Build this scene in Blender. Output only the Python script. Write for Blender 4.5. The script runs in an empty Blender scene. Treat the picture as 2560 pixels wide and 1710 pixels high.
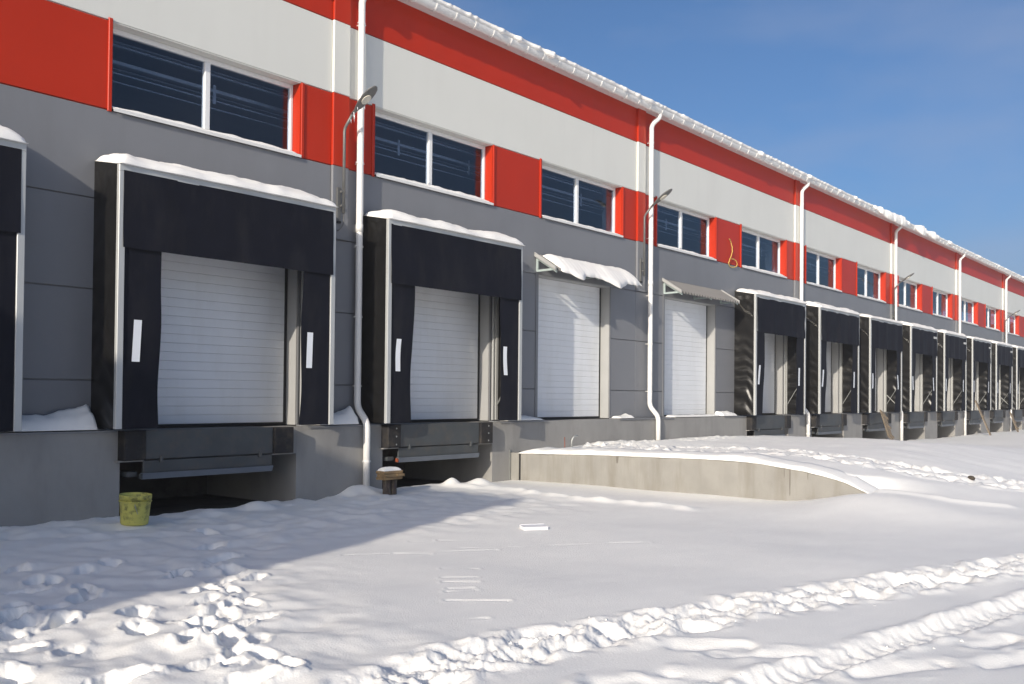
import bpy, math, random
import numpy as np
from mathutils import Matrix, Vector

random.seed(7)
SC = bpy.context.scene
COL = SC.collection

# ------------------------------------------------------------------ camera
YAW = math.radians(39.025); PITCH = math.radians(0.9); ROLL = 0.0095
CAM = Vector((0.0, -11.62, 1.36))
fw = Vector((math.cos(YAW), math.sin(YAW), 0)); rt = Vector((math.sin(YAW), -math.cos(YAW), 0)); up = Vector((0, 0, 1))
fw2 = fw * math.cos(PITCH) + up * math.sin(PITCH)
up2 = up * math.cos(PITCH) - fw * math.sin(PITCH)
cr = rt * math.cos(ROLL) + up2 * math.sin(ROLL)
cu = up2 * math.cos(ROLL) - rt * math.sin(ROLL)
cd = bpy.data.cameras.new('camera'); cam = bpy.data.objects.new('camera', cd); COL.objects.link(cam)
R = Matrix((cr, cu, -fw2)).transposed().to_4x4()
cam.matrix_world = Matrix.Translation(CAM) @ R
cd.sensor_width = 36; cd.sensor_fit = 'HORIZONTAL'; cd.lens = 33.75; cd.shift_y = 0.0382
cd.clip_start = 0.05; cd.clip_end = 6000
SC.camera = cam

# ------------------------------------------------------------------ light
SUN_AZ = math.radians(16.5)     # off the facade line, from the left
SUN_EL = math.radians(19.0)
to_sun = Vector((-math.cos(SUN_AZ) * math.cos(SUN_EL), -math.sin(SUN_AZ) * math.cos(SUN_EL), math.sin(SUN_EL)))
sl = bpy.data.lights.new('sun', 'SUN'); sl.energy = 4.3; sl.angle = math.radians(0.53); sl.color = (1.0, 0.905, 0.77)
so = bpy.data.objects.new('sun', sl); COL.objects.link(so)
so.rotation_euler = (-to_sun).to_track_quat('-Z', 'Y').to_euler(); so.location = (-20, -20, 30)

W = bpy.data.worlds.new('World'); SC.world = W; W.use_nodes = True
nt = W.node_tree; nt.nodes.clear()
n_out = nt.nodes.new('ShaderNodeOutputWorld'); n_bg = nt.nodes.new('ShaderNodeBackground')
sky = nt.nodes.new('ShaderNodeTexSky'); sky.sky_type = 'NISHITA'; sky.sun_disc = False
sky.sun_elevation = SUN_EL
# Blender: rotation 0 puts the sun on +Y, growing clockwise seen from above
sky.sun_rotation = math.atan2(to_sun.x, to_sun.y)
sky.air_density = 0.80; sky.dust_density = 4.0; sky.ozone_density = 4.2; sky.altitude = 150
n_bg.inputs['Strength'].default_value = 0.14
# very faint high wisps, spread evenly over the whole sky
tc = nt.nodes.new('ShaderNodeTexCoord'); mp = nt.nodes.new('ShaderNodeMapping'); mp.inputs['Scale'].default_value = (2.2, 2.2, 6.0)
nz = nt.nodes.new('ShaderNodeTexNoise'); nz.inputs['Scale'].default_value = 1.6; nz.inputs['Detail'].default_value = 4; nz.inputs['Roughness'].default_value = 0.5
rp = nt.nodes.new('ShaderNodeMapRange'); rp.inputs['From Min'].default_value = 0.46; rp.inputs['From Max'].default_value = 0.85; rp.inputs['To Max'].default_value = 0.5
mx = nt.nodes.new('ShaderNodeMix'); mx.data_type = 'RGBA'; mx.inputs['B'].default_value = (2.7, 3.05, 4.1, 1)
L = nt.links.new
L(tc.outputs['Generated'], mp.inputs['Vector']); L(mp.outputs['Vector'], nz.inputs['Vector']); L(nz.outputs['Fac'], rp.inputs['Value'])
L(rp.outputs['Result'], mx.inputs['Factor']); hs = nt.nodes.new('ShaderNodeHueSaturation'); hs.inputs['Saturation'].default_value = 1.06; L(sky.outputs['Color'], hs.inputs['Color']); L(hs.outputs['Color'], mx.inputs['A']); L(mx.outputs['Result'], n_bg.inputs['Color'])
L(n_bg.outputs['Background'], n_out.inputs['Surface'])

vs = SC.view_settings
vs.view_transform = 'Standard'; vs.look = 'None'; vs.exposure = 0.0; vs.gamma = 1.0; vs.use_curve_mapping = False
SC.render.engine = 'CYCLES'
SC.cycles.use_denoising = True
SC.cycles.max_bounces = 8; SC.cycles.diffuse_bounces = 4; SC.cycles.glossy_bounces = 4; SC.cycles.transparent_max_bounces = 12

# ------------------------------------------------------------------ materials
MATS = {}
def mat(name, col, rough=0.5, metal=0.0, spec=0.5, var=0.06, vscale=1.5, bump=0.0, bscale=40.0, bdist=0.01, streak=0.0, dirt=None, dirt_amt=0.0, dirt_scale=2.0, stretch=(1, 1, 1), coat=0.0):
    m = bpy.data.materials.new(name); m.use_nodes = True
    t = m.node_tree; N = t.nodes; K = t.links.new
    b = N['Principled BSDF']
    b.inputs['Roughness'].default_value = rough; b.inputs['Metallic'].default_value = metal
    b.inputs['Specular IOR Level'].default_value = spec
    if coat: b.inputs['Coat Weight'].default_value = coat
    geo = N.new('ShaderNodeNewGeometry')
    mpn = N.new('ShaderNodeMapping'); mpn.inputs['Scale'].default_value = stretch
    K(geo.outputs['Position'], mpn.inputs['Vector'])
    n1 = N.new('ShaderNodeTexNoise'); n1.inputs['Scale'].default_value = vscale; n1.inputs['Detail'].default_value = 5
    K(mpn.outputs['Vector'], n1.inputs['Vector'])
    r1 = N.new('ShaderNodeMapRange'); r1.inputs['From Min'].default_value = 0.3; r1.inputs['From Max'].default_value = 0.7
    r1.inputs['To Min'].default_value = 1 - var; r1.inputs['To Max'].default_value = 1 + var
    K(n1.outputs['Fac'], r1.inputs['Value'])
    mul = N.new('ShaderNodeVectorMath'); mul.operation = 'SCALE'; mul.inputs[0].default_value = col[:3]
    K(r1.outputs['Result'], mul.inputs['Scale'])
    last = mul.outputs['Vector']
    if dirt is not None:
        n2 = N.new('ShaderNodeTexNoise'); n2.inputs['Scale'].default_value = dirt_scale; n2.inputs['Detail'].default_value = 7; n2.inputs['Roughness'].default_value = 0.65
        mp2 = N.new('ShaderNodeMapping'); mp2.inputs['Scale'].default_value = (1, 1, 1 if not streak else streak); mp2.inputs['Location'].default_value = (3.1, 5.7, 1.3)
        K(geo.outputs['Position'], mp2.inputs['Vector']); K(mp2.outputs['Vector'], n2.inputs['Vector'])
        r2 = N.new('ShaderNodeMapRange'); r2.inputs['From Min'].default_value = 0.48; r2.inputs['From Max'].default_value = 0.72; r2.inputs['To Max'].default_value = dirt_amt
        K(n2.outputs['Fac'], r2.inputs['Value'])
        mm = N.new('ShaderNodeMix'); mm.data_type = 'RGBA'; mm.inputs['B'].default_value = (*dirt, 1)
        K(r2.outputs['Result'], mm.inputs['Factor']); K(last, mm.inputs['A']); last = mm.outputs['Result']
    K(last, b.inputs['Base Color'])
    if bump:
        n3 = N.new('ShaderNodeTexNoise'); n3.inputs['Scale'].default_value = bscale; n3.inputs['Detail'].default_value = 4
        K(geo.outputs['Position'], n3.inputs['Vector'])
        bp = N.new('ShaderNodeBump'); bp.inputs['Strength'].default_value = bump; bp.inputs['Distance'].default_value = bdist
        K(n3.outputs['Fac'], bp.inputs['Height']); K(bp.outputs['Normal'], b.inputs['Normal'])
    MATS[name] = m
    return m

mat('snow', (0.915, 0.90, 0.86), rough=0.6, spec=0.2, var=0.015, vscale=3, bump=0.55, bscale=70, bdist=0.006)
mat('grey_cladding', (0.205, 0.21, 0.223), rough=0.42, spec=0.4, var=0.03, vscale=0.7, bump=0.05, bscale=3.0, bdist=0.01, dirt=(0.165, 0.165, 0.17), dirt_amt=0.35, dirt_scale=1.3, streak=0.25)
mat('white_cladding', (0.71, 0.71, 0.655), rough=0.42, spec=0.4, var=0.02, vscale=0.7, bump=0.10, bscale=1.6, bdist=0.02, dirt=(0.63, 0.62, 0.57), dirt_amt=0.28, dirt_scale=2.6, streak=0.12)
mat('red_cladding', (0.46, 0.026, 0.005), rough=0.42, spec=0.3, var=0.05, vscale=0.7, bump=0.10, bscale=1.6, bdist=0.02, dirt=(0.40, 0.03, 0.010), dirt_amt=0.35, dirt_scale=2.6, streak=0.12)
mat('grey_trim', (0.19, 0.195, 0.205), rough=0.35, var=0.03)
mat('plinth_paint', (0.30, 0.293, 0.28), rough=0.8, spec=0.3, var=0.07, vscale=1.8, bump=0.25, bscale=30, bdist=0.004, dirt=(0.18, 0.172, 0.16), dirt_amt=0.4, dirt_scale=2.2, streak=0.3)
mat('concrete', (0.285, 0.275, 0.252), rough=0.9, spec=0.2, var=0.10, vscale=2.5, bump=0.4, bscale=26, bdist=0.006, dirt=(0.19, 0.172, 0.14), dirt_amt=0.7, dirt_scale=3.2, streak=0.16)
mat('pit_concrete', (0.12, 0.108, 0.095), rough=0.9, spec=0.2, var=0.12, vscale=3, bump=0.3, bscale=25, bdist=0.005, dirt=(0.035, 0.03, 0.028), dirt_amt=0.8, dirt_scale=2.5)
mat('white_pvc', (0.80, 0.80, 0.79), rough=0.3, var=0.015)
mat('pipe_white', (0.80, 0.785, 0.75), rough=0.3, var=0.02)
mat('gutter_white', (0.76, 0.755, 0.73), rough=0.35, var=0.03)
mat('door_white', (0.76, 0.78, 0.80), rough=0.4, var=0.02, vscale=1.2, bump=0.06, bscale=6, bdist=0.01, dirt=(0.60, 0.60, 0.58), dirt_amt=0.4, dirt_scale=2.0, streak=0.25)
mat('jamb_metal', (0.37, 0.37, 0.36), rough=0.45, var=0.04, vscale=3)
mat('rubber', (0.012, 0.012, 0.013), rough=0.6, var=0.1, vscale=8)
mat('frame_alu', (0.50, 0.51, 0.50), rough=0.42, metal=0.25, var=0.03)
mat('curtain_fabric', (0.0075, 0.0084, 0.0145), rough=0.7, spec=0.14, var=0.10, vscale=4, bump=0.15, bscale=120, bdist=0.002, dirt=(0.022, 0.022, 0.025), dirt_amt=0.6, dirt_scale=3.0, streak=0.3)
mat('side_fabric', (0.009, 0.0085, 0.008), rough=0.33, spec=0.4, var=0.15, vscale=4)
mat('clear_plastic', (0.045, 0.042, 0.036), rough=0.25, spec=0.6, var=0.3, vscale=9)
mat('strip_white', (0.80, 0.83, 0.86), rough=0.4, var=0.02)
mat('bumper_rubber', (0.022, 0.021, 0.022), rough=0.75, spec=0.3, var=0.2, vscale=6, bump=0.3, bscale=40, bdist=0.004, dirt=(0.09, 0.075, 0.055), dirt_amt=0.5, dirt_scale=6)
mat('leveller_steel', (0.055, 0.062, 0.066), rough=0.5, spec=0.5, var=0.15, vscale=3, bump=0.1, bscale=20, bdist=0.004, dirt=(0.13, 0.10, 0.07), dirt_amt=0.35, dirt_scale=5)
mat('leveller_blue', (0.13, 0.15, 0.18), rough=0.45, spec=0.5, var=0.1, vscale=4)
mat('rust', (0.28, 0.06, 0.02), rough=0.8, var=0.3, vscale=20)
mat('galvanised', (0.36, 0.37, 0.36), rough=0.42, metal=0.6, var=0.10, vscale=6)
mat('canopy_sheet', (0.20, 0.195, 0.19), rough=0.45, metal=0.2, var=0.05)
mat('canopy_bracket', (0.38, 0.45, 0.43), rough=0.5, var=0.05)
mat('lamp_grey', (0.15, 0.15, 0.145), rough=0.45, metal=0.3, var=0.08, vscale=8)
mat('lamp_lens', (0.65, 0.62, 0.52), rough=0.15, spec=0.7, var=0.1, vscale=30)
mat('wood', (0.33, 0.22, 0.11), rough=0.75, spec=0.3, var=0.25, vscale=5, bump=0.3, bscale=30, bdist=0.003, stretch=(1, 6, 6), dirt=(0.12, 0.09, 0.06), dirt_amt=0.6, dirt_scale=8)
mat('stub_wood', (0.07, 0.05, 0.04), rough=0.8, var=0.3, vscale=8, dirt=(0.30, 0.26, 0.17), dirt_amt=0.9, dirt_scale=14, streak=0.35)
mat('plank_wood', (0.22, 0.175, 0.125), rough=0.8, spec=0.3, var=0.25, vscale=4, bump=0.3, bscale=30, bdist=0.003, stretch=(6, 6, 1))
mat('yellow_plastic', (0.58, 0.54, 0.13), rough=0.5, spec=0.4, var=0.08, vscale=6, bump=0.15, bscale=20, bdist=0.004, dirt=(0.02, 0.03, 0.03), dirt_amt=0.95, dirt_scale=11)
mat('yellow_hose', (0.62, 0.42, 0.10), rough=0.5, var=0.05)
mat('foam_white', (0.80, 0.80, 0.82), rough=0.7, var=0.02)
mat('ice', (0.75, 0.78, 0.80), rough=0.12, spec=0.8, var=0.02)
mat('roof_sheet', (0.42, 0.42, 0.41), rough=0.4, metal=0.3, var=0.05)
mat('inside_grey', (0.12, 0.13, 0.17), rough=0.8, var=0.05)
mat('inside_beam', (0.42, 0.45, 0.48), rough=0.5, var=0.05)
mat('dark_soil', (0.05, 0.04, 0.03), rough=0.9, var=0.2, vscale=20)

def glass_mat():
    m = bpy.data.materials.new('window_glass'); m.use_nodes = True
    t = m.node_tree; N = t.nodes; K = t.links.new; N.clear()
    o = N.new('ShaderNodeOutputMaterial'); mixn = N.new('ShaderNodeMixShader')
    tr = N.new('ShaderNodeBsdfTransparent'); tr.inputs['Color'].default_value = (0.78, 0.84, 0.92, 1)
    gl = N.new('ShaderNodeBsdfGlossy'); gl.inputs['Roughness'].default_value = 0.01; gl.inputs['Color'].default_value = (0.82, 0.86, 0.92, 1)
    fr = N.new('ShaderNodeFresnel'); fr.inputs['IOR'].default_value = 1.85
    geo = N.new('ShaderNodeNewGeometry'); nz = N.new('ShaderNodeTexNoise'); nz.inputs['Scale'].default_value = 1.1; nz.inputs['Detail'].default_value = 2
    bp = N.new('ShaderNodeBump'); bp.inputs['Strength'].default_value = 0.03; bp.inputs['Distance'].default_value = 0.02
    K(geo.outputs['Position'], nz.inputs['Vector']); K(nz.outputs['Fac'], bp.inputs['Height']); K(bp.outputs['Normal'], gl.inputs['Normal'])
    inv = N.new('ShaderNodeMath'); inv.operation = 'SUBTRACT'; inv.inputs[0].default_value = 1.0; K(geo.outputs['Backfacing'], inv.inputs[1])
    mu = N.new('ShaderNodeMath'); mu.operation = 'MULTIPLY'; K(fr.outputs['Fac'], mu.inputs[0]); K(inv.outputs[0], mu.inputs[1]); K(mu.outputs[0], mixn.inputs['Fac']); K(tr.outputs[0], mixn.inputs[1]); K(gl.outputs[0], mixn.inputs[2]); K(mixn.outputs[0], o.inputs['Surface'])
    MATS['window_glass'] = m
glass_mat()

# ------------------------------------------------------------------ mesh helpers
class MB:
    def __init__(s): s.v = []; s.f = []
    def box(s, x0, x1, y0, y1, z0, z1):
        b = len(s.v)
        s.v += [(x0, y0, z0), (x1, y0, z0), (x1, y1, z0), (x0, y1, z0), (x0, y0, z1), (x1, y0, z1), (x1, y1, z1), (x0, y1, z1)]
        s.f += [(b, b+3, b+2, b+1), (b+4, b+5, b+6, b+7), (b, b+1, b+5, b+4), (b+1, b+2, b+6, b+5), (b+2, b+3, b+7, b+6), (b+3, b, b+4, b+7)]
        return s
    def cbox(s, x0, x1, y0, y1, z0, z1, c=0.006):
        """box with chamfered front (-y) edges"""
        b = len(s.v)
        s.v += [(x0+c, y0, z0+c), (x1-c, y0, z0+c), (x1-c, y0, z1-c), (x0+c, y0, z1-c),
                (x0, y0+c, z0), (x1, y0+c, z0), (x1, y0+c, z1), (x0, y0+c, z1),
                (x0, y1, z0), (x1, y1, z0), (x1, y1, z1), (x0, y1, z1)]
        s.f += [(b, b+1, b+2, b+3)]
        for i in range(4):
            j = (i+1) % 4
            s.f += [(b+4+i, b+4+j, b+j, b+i), (b+8+i, b+8+j, b+4+j, b+4+i)]
        s.f += [(b+11, b+10, b+9, b+8)]
        return s
    def prism(s, poly, axis, a0, a1):
        """poly: list of 2D points (the two other axes in order), extruded along axis"""
        n = len(poly); b = len(s.v)
        def P(p, a):
            if axis == 'x': return (a, p[0], p[1])
            if axis == 'y': return (p[0], a, p[1])
            return (p[0], p[1], a)
        s.v += [P(p, a0) for p in poly] + [P(p, a1) for p in poly]
        for i in range(n):
            j = (i+1) % n; s.f.append((b+i, b+j, b+n+j, b+n+i))
        s.f.append(tuple(b+i for i in reversed(range(n)))); s.f.append(tuple(b+n+i for i in range(n)))
        return s
    def tube(s, pts, r, n=10, caps=True):
        pts = [Vector(p) for p in pts]; b = len(s.v); m = len(pts)
        rs = r if isinstance(r, (list, tuple)) else [r]*m
        prev = None
        for i, p in enumerate(pts):
            d = (pts[min(i+1, m-1)] - pts[max(i-1, 0)]).normalized()
            if prev is None:
                a = Vector((0, 0, 1)) if abs(d.z) < 0.9 else Vector((1, 0, 0))
                u = d.cross(a).normalized()
            else:
                u = (prev - d*prev.dot(d)).normalized()
            w = d.cross(u); prev = u
            for k in range(n):
                t = 2*math.pi*k/n; s.v.append(tuple(p + (u*math.cos(t) + w*math.sin(t))*rs[i]))
        for i in range(m-1):
            for k in range(n):
                k2 = (k+1) % n; s.f.append((b+i*n+k, b+i*n+k2, b+(i+1)*n+k2, b+(i+1)*n+k))
        if caps:
            s.f.append(tuple(b+k for k in reversed(range(n)))); s.f.append(tuple(b+(m-1)*n+k for k in range(n)))
        return s
    def grid(s, fn, nu, nv):
        b = len(s.v)
        for i in range(nu+1):
            for j in range(nv+1): s.v.append(tuple(fn(i/nu, j/nv)))
        for i in range(nu):
            for j in range(nv):
                a = b+i*(nv+1)+j; s.f.append((a, a+nv+1, a+nv+2, a+1))
        return s
    def mesh(s, name):
        me = bpy.data.meshes.new(name); me.from_pydata(s.v, [], s.f); me.update(); return me

def obj(name, mb, m, parent=None, smooth=False, loc=None):
    me = mb.mesh(name) if isinstance(mb, MB) else mb
    if not me.materials: me.materials.append(MATS[m])
    if smooth: me.polygons.foreach_set('use_smooth', [True]*len(me.polygons))
    o = bpy.data.objects.new(name, me); COL.objects.link(o)
    if parent is not None: o.parent = parent
    if loc is not None: o.location = loc
    return o

def tag(o, label, cat, group=None, kind=None):
    o['label'] = label; o['category'] = cat
    if group: o['group'] = group
    if kind: o['kind'] = kind
    return o

def thing(name, label, cat, loc=(0, 0, 0), group=None):
    o = bpy.data.objects.new(name, None); COL.objects.link(o); o.location = loc; o.empty_display_size = 0.2
    return tag(o, label, cat, group)

def struct(o):
    o['kind'] = 'structure'; return o

BOXC = {}
def sbox(name, m, parent, x0, x1, y0, y1, z0, z1, c=None):
    """a box object placed at its lower corner; equal sizes share one mesh"""
    key = (m, round(x1-x0, 4), round(y1-y0, 4), round(z1-z0, 4), c)
    me = BOXC.get(key)
    if me is None:
        mb = MB()
        if c: mb.cbox(0, x1-x0, 0, y1-y0, 0, z1-z0, c)
        else: mb.box(0, x1-x0, 0, y1-y0, 0, z1-z0)
        me = mb.mesh(name); me.materials.append(MATS[m]); BOXC[key] = me
    o = bpy.data.objects.new(name, me); COL.objects.link(o); o.location = (x0, y0, z0)
    if parent is not None: o.parent = parent
    return o

ORD = ['first', 'second', 'third', 'fourth', 'fifth', 'sixth', 'seventh', 'eighth', 'ninth', 'tenth', 'eleventh', 'twelfth',
       'thirteenth', 'fourteenth', 'fifteenth', 'sixteenth', 'seventeenth', 'eighteenth', 'nineteenth', 'twentieth']

# numpy gradient noise
_rng = np.random.RandomState(11)
_perm = _rng.permutation(256); _perm = np.concatenate([_perm, _perm, _perm])
_ang = _rng.rand(256)*2*np.pi; _gx, _gy = np.cos(_ang), np.sin(_ang)
def pn(x, y):
    x = np.asarray(x, float); y = np.asarray(y, float)
    xi = np.floor(x).astype(int); yi = np.floor(y).astype(int); xf = x-xi; yf = y-yi
    u = xf**3*(xf*(xf*6-15)+10); v = yf**3*(yf*(yf*6-15)+10)
    def g(ix, iy, dx, dy):
        h = _perm[(_perm[ix & 255] + iy) & 255]; return _gx[h]*dx + _gy[h]*dy
    a = g(xi, yi, xf, yf); b = g(xi+1, yi, xf-1, yf); c = g(xi, yi+1, xf, yf-1); d = g(xi+1, yi+1, xf-1, yf-1)
    return ((a*(1-u)+b*u)*(1-v) + (c*(1-u)+d*u)*v)*1.5
def fbm(x, y, o=4, l=2.1, gain=0.5):
    r = 0; a = 1.0
    for i in range(o):
        r = r + a*pn(x+17.3*i, y-9.1*i); x = x*l; y = y*l; a *= gain
    return r
def n1(x, seed=0.0): return float(pn(x, seed+0.37))
def sst(a, b, x):
    t = np.clip((np.asarray(x, float)-a)/(b-a), 0, 1); return t*t*(3-2*t)

# ------------------------------------------------------------------ the ground
def K(x, y): return (x*1.033, -11.62+(y+11.62)*1.033)
def seg_dist(X, Y, pts):
    """distance, arc length and signed side to a polyline"""
    best = np.full(X.shape, 1e9); arc = np.zeros(X.shape); side = np.zeros(X.shape); acc = 0
    for (x0, y0), (x1, y1) in zip(pts[:-1], pts[1:]):
        dx, dy = x1-x0, y1-y0; l = math.hypot(dx, dy)
        t = np.clip(((X-x0)*dx+(Y-y0)*dy)/(l*l), 0, 1)
        d = np.hypot(X-(x0+t*dx), Y-(y0+t*dy)); mk = d < best
        best = np.where(mk, d, best); arc = np.where(mk, acc+t*l, arc)
        side = np.where(mk, np.sign((X-x0)*dy-(Y-y0)*dx), side); acc += l
    return best, arc, side

BASE = -0.20
WALLTOP = [(-0.2, 0.30), (-2.26, 0.355), (-4.2, 0.385), (-5.04, 0.38), (-5.63, 0.315), (-6.25, 0.245), (-6.52, 0.145), (-6.85, 0.09), (-7.3, -0.25)]
def walltop(y):
    ys = [p[0] for p in WALLTOP][::-1]; zs = [p[1] for p in WALLTOP][::-1]
    y = np.asarray(y, float); return (np.interp(y, ys, zs)+np.interp(y-0.15, ys, zs)+np.interp(y+0.15, ys, zs)+np.interp(y-0.3, ys, zs)+np.interp(y+0.3, ys, zs))/5

TRACK_A = [K(*p) for p in [(2.3, -8.7), (3.3, -8.08), (4.1, -8.0), (4.6, -8.02), (5.25, -8.25), (6.4, -8.55), (7.7, -8.95), (9.1, -9.45), (10.6, -9.9), (13, -10.8)]]
TRACK_B = [K(*p) for p in [(3.9, -9.2), (4.78, -9.41), (5.56, -9.55), (6.65, -9.75), (8.11, -10.05), (11, -10.7)]]
SPURS = [(K(5.23, -8.97), K(5.68, -9.45)), (K(5.21, -8.72), K(5.5, -9.03)), (K(4.70, -8.95), K(4.92, -9.32)), (K(5.38, -9.75), K(5.91, -10.05)),
         (K(6.53, -10.11), K(6.87, -10.22)), (K(6.07, -10.26), K(6.5, -10.45)), (K(4.3, -8.75), K(4.75, -9.2))]
def _mk(cx, cy, l, a):
    x, y = K(cx, cy); dx, dy = 0.5*l*math.sin(YAW+a), -0.5*l*math.cos(YAW+a); return ((x-dx, y-dy), (x+dx, y+dy))
STREAKS = [_mk(6.28, -5.96, 0.30, 0.0), _mk(5.95, -6.25, 0.28, 0.05), _mk(5.80, -6.40, 0.27, -0.05), _mk(5.60, -6.58, 0.18, 0.1), _mk(5.52, -6.66, 0.22, 0.25),
           _mk(5.32, -7.0, 0.46, -0.05), _mk(4.81, -7.33, 0.30, 0.22), (K(6.09, -4.65), K(7.34, -5.48)), (K(7.1, -5.1), K(8.67, -6.43)), _mk(7.45, -4.8, 0.3, 0), _mk(7.2, -4.6, 0.25, 0.1), _mk(6.6, -5.05, 0.35, 0)]
FEET = [K(*p) for p in [(3.49, -5.5), (3.25, -5.98), (4.22, -5.2), (3.94, -5.83), (3.63, -6.1), (3.37, -6.41), (3.46, -6.6), (3.07, -7.0), (2.52, -5.85), (2.29, -6.39),
                        (3.0, -7.42), (3.51, -4.76), (3.73, -3.19), (4.61, -4.27), (4.41, -3.47), (2.9, -5.0), (2.6, -6.9), (4.9, -4.6), (5.3, -3.9), (5.6, -3.2), (6.1, -2.4), (3.3, -4.2)]]
RAMP_T1 = [(16.4, -0.7), (16.4, -2.5), (17.1, -3.8), (16.7, -5.4), (16.9, -6.45), (17.3, -7.3), (18.3, -8.1), (19.8, -9.0), (23, -10.5)]
RAMP_T2 = [(15.1, -1.2), (15.2, -3.4), (15.7, -4.7), (15.7, -5.95), (16.1, -6.7), (16.6, -7.5), (17.3, -8.3), (18.7, -9.3), (22, -11)]

def churn(X, Y, d, w, amp, cut):
    k = np.exp(-(d/w)**4)
    b = 1-np.abs(fbm(X*2.5, Y*2.5, 3))*1.6
    c = np.floor(fbm(X*3.3+5, Y*3.3, 2)*4)/4
    f = fbm(X*8, Y*8, 3)
    rim = np.exp(-((d-w*1.05)/(w*0.28))**2)*np.clip(fbm(X*3.7+9, Y*3.7, 2)+0.35, 0, 1)
    return k*(-cut + amp*(0.55*b+0.55*c) + amp*0.16*f + amp*0.12*fbm(X*19, Y*19, 2)) + rim*amp*0.4

def ground_z(X, Y):
    Z = np.full(X.shape, BASE)
    Z += 0.035*fbm(X*0.22, Y*0.22, 3) + 0.003*fbm(X*1.1, Y*2.3, 3)
    # wind ripples
    Z += 0.0014*pn(X*2.0, Y*7.0)
    # trodden, re-snowed ground on the left and along the wall
    m = np.clip(sst(5.4, 3.9, X-0.25*(Y+6)) * sst(-9.0, -7.6, Y) + sst(-4.6, -2.6, Y)*sst(12.8, 10.5, X) + 0.55*sst(6.6, 4.8, X)*sst(-6, -4.5, Y), 0, 1)
    m = m*(0.6+0.4*sst(-0.2, 0.3, pn(X*0.6, Y*0.6)))
    bl = pn(X*1.9+3, Y*1.9); b2 = pn(X*3.6-7, Y*3.6+2)
    Z += m*((0.034+0.014*sst(-4.5, -6, Y))*bl + (0.024+0.010*sst(-5, -3.5, Y))*b2 + 0.008*pn(X*8, Y*8))
    # boot holes
    for i, (fx, fy) in enumerate(FEET):
        a = 0.55+0.9*math.sin(i*2.3); ca, sa = math.cos(a), math.sin(a); dx, dy = X-fx, Y-fy
        near = (np.abs(dx) < 0.6) & (np.abs(dy) < 0.6)
        if not near.any(): continue
        x_, y_ = dx[near], dy[near]
        u = (x_*ca+y_*sa)/0.155; v = (-x_*sa+y_*ca)/0.085
        r = np.sqrt(u*u+v*v) + 0.30*fbm((x_+fx)*8, (y_+fy)*8, 3)
        dep = 0.080+0.026*math.sin(i*1.7)
        Z[near] += -dep*sst(1.25, 0.55, r) + (0.011*np.exp(-((r-1.5)/0.33)**2)*(0.6+0.8*np.clip(u, -0.6, 1)))*(1+0.8*fbm((x_+fx)*12, (y_+fy)*12, 2))
    # ruts
    for pts, w, amp, cut in ((TRACK_A, 0.27, 0.082, 0.03),):
        d, s, sd = seg_dist(X, Y, pts)
        d = d + 0.07*pn(X*2.1, Y*2.1)
        Z += churn(X, Y, d, w, amp, cut)
    d, s, sd = seg_dist(X, Y, TRACK_B)
    d2 = d + 0.02*pn(X*3, Y*3)
    Z += -0.055*np.exp(-(d2/0.12)**4) + 0.020*np.exp(-((d2-0.18)/0.05)**2)*(0.6+pn(X*4, Y*4)) + 0.006*np.exp(-(d2/0.12)**4)*np.sin(s*44+3*pn(X*2, Y*2))
    Z += np.exp(-(d2/0.19)**4)*0.012*fbm(X*13, Y*13, 3)
    for k, (p, q) in enumerate(SPURS):
        d, s, sd = seg_dist(X, Y, [p, q]); d = d + 0.04*pn(X*6, Y*6)
        Z += -0.038*np.exp(-(d/0.065)**2)*(0.8+0.5*pn(X*6, Y*6)) + 0.010*np.exp(-((d-0.14)/0.05)**2)*sst(-0.2, 0.4, pn(X*4+k, Y*4))
    for k, (p, q) in enumerate(STREAKS):
        d, s, sd = seg_dist(X, Y, [p, q])
        Z += (-0.014*np.exp(-(d/0.022)**2) + 0.004*np.exp(-((d-0.045)/0.018)**2))*sst(-0.6, 0.0, pn(X*3+k*3, Y*3))
    # a trail of smaller, half-filled prints leading away to the docks
    tr = np.random.RandomState(21)
    for i in range(46):
        t = i/45.0; fx, fy = 2.95+2.0*t+tr.normal(0, 0.17), -7.45+3.3*t+tr.normal(0, 0.14)
        if i % 3 == 2: fx, fy = 2.4+1.6*t+tr.normal(0, 0.25), -6.2+2.6*t+tr.normal(0, 0.25)
        fx, fy = K(fx, fy); near = (np.abs(X-fx) < 0.35) & (np.abs(Y-fy) < 0.35)
        if not near.any(): continue
        x_, y_ = X[near]-fx, Y[near]-fy; a = 0.9+tr.normal(0, 0.3); ca, sa = math.cos(a), math.sin(a)
        u = (x_*ca+y_*sa)/0.13; v = (-x_*sa+y_*ca)/0.06
        r = np.sqrt(u*u+v*v)+0.35*fbm((x_+fx)*9, (y_+fy)*9, 3); dp = tr.uniform(0.02, 0.055)
        Z[near] += -dp*sst(1.2, 0.6, r) + 0.25*dp*np.exp(-((r-1.5)/0.3)**2)
    # the raised ramp in front of the two drive-in doors and its drift
    crest = 0.60 + 0.03*fbm(X*0.5, Y*0.5, 3)
    fs = sst(37.0, 21.5, X)
    yend = -9.6 + 0.9*sst(15, 24, X)*0
    fy = sst(yend, -5.0+0.05*(X-14)*0.5, Y)
    H = crest*fs*fy - 0.10*sst(-1.6, -0.3, Y)*sst(17.5, 14.5, X)
    # left side: retaining wall as far as y=-6.8, open bank beyond
    wl = 0.10 + 2.6*sst(-6.35, -7.6, Y)
    lo = 14.10 - 1.6*sst(-6.7, -7.8, Y)
    edge = np.clip((X-lo)/wl, 0, 1); edge = edge*edge*(3-2*edge)
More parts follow.
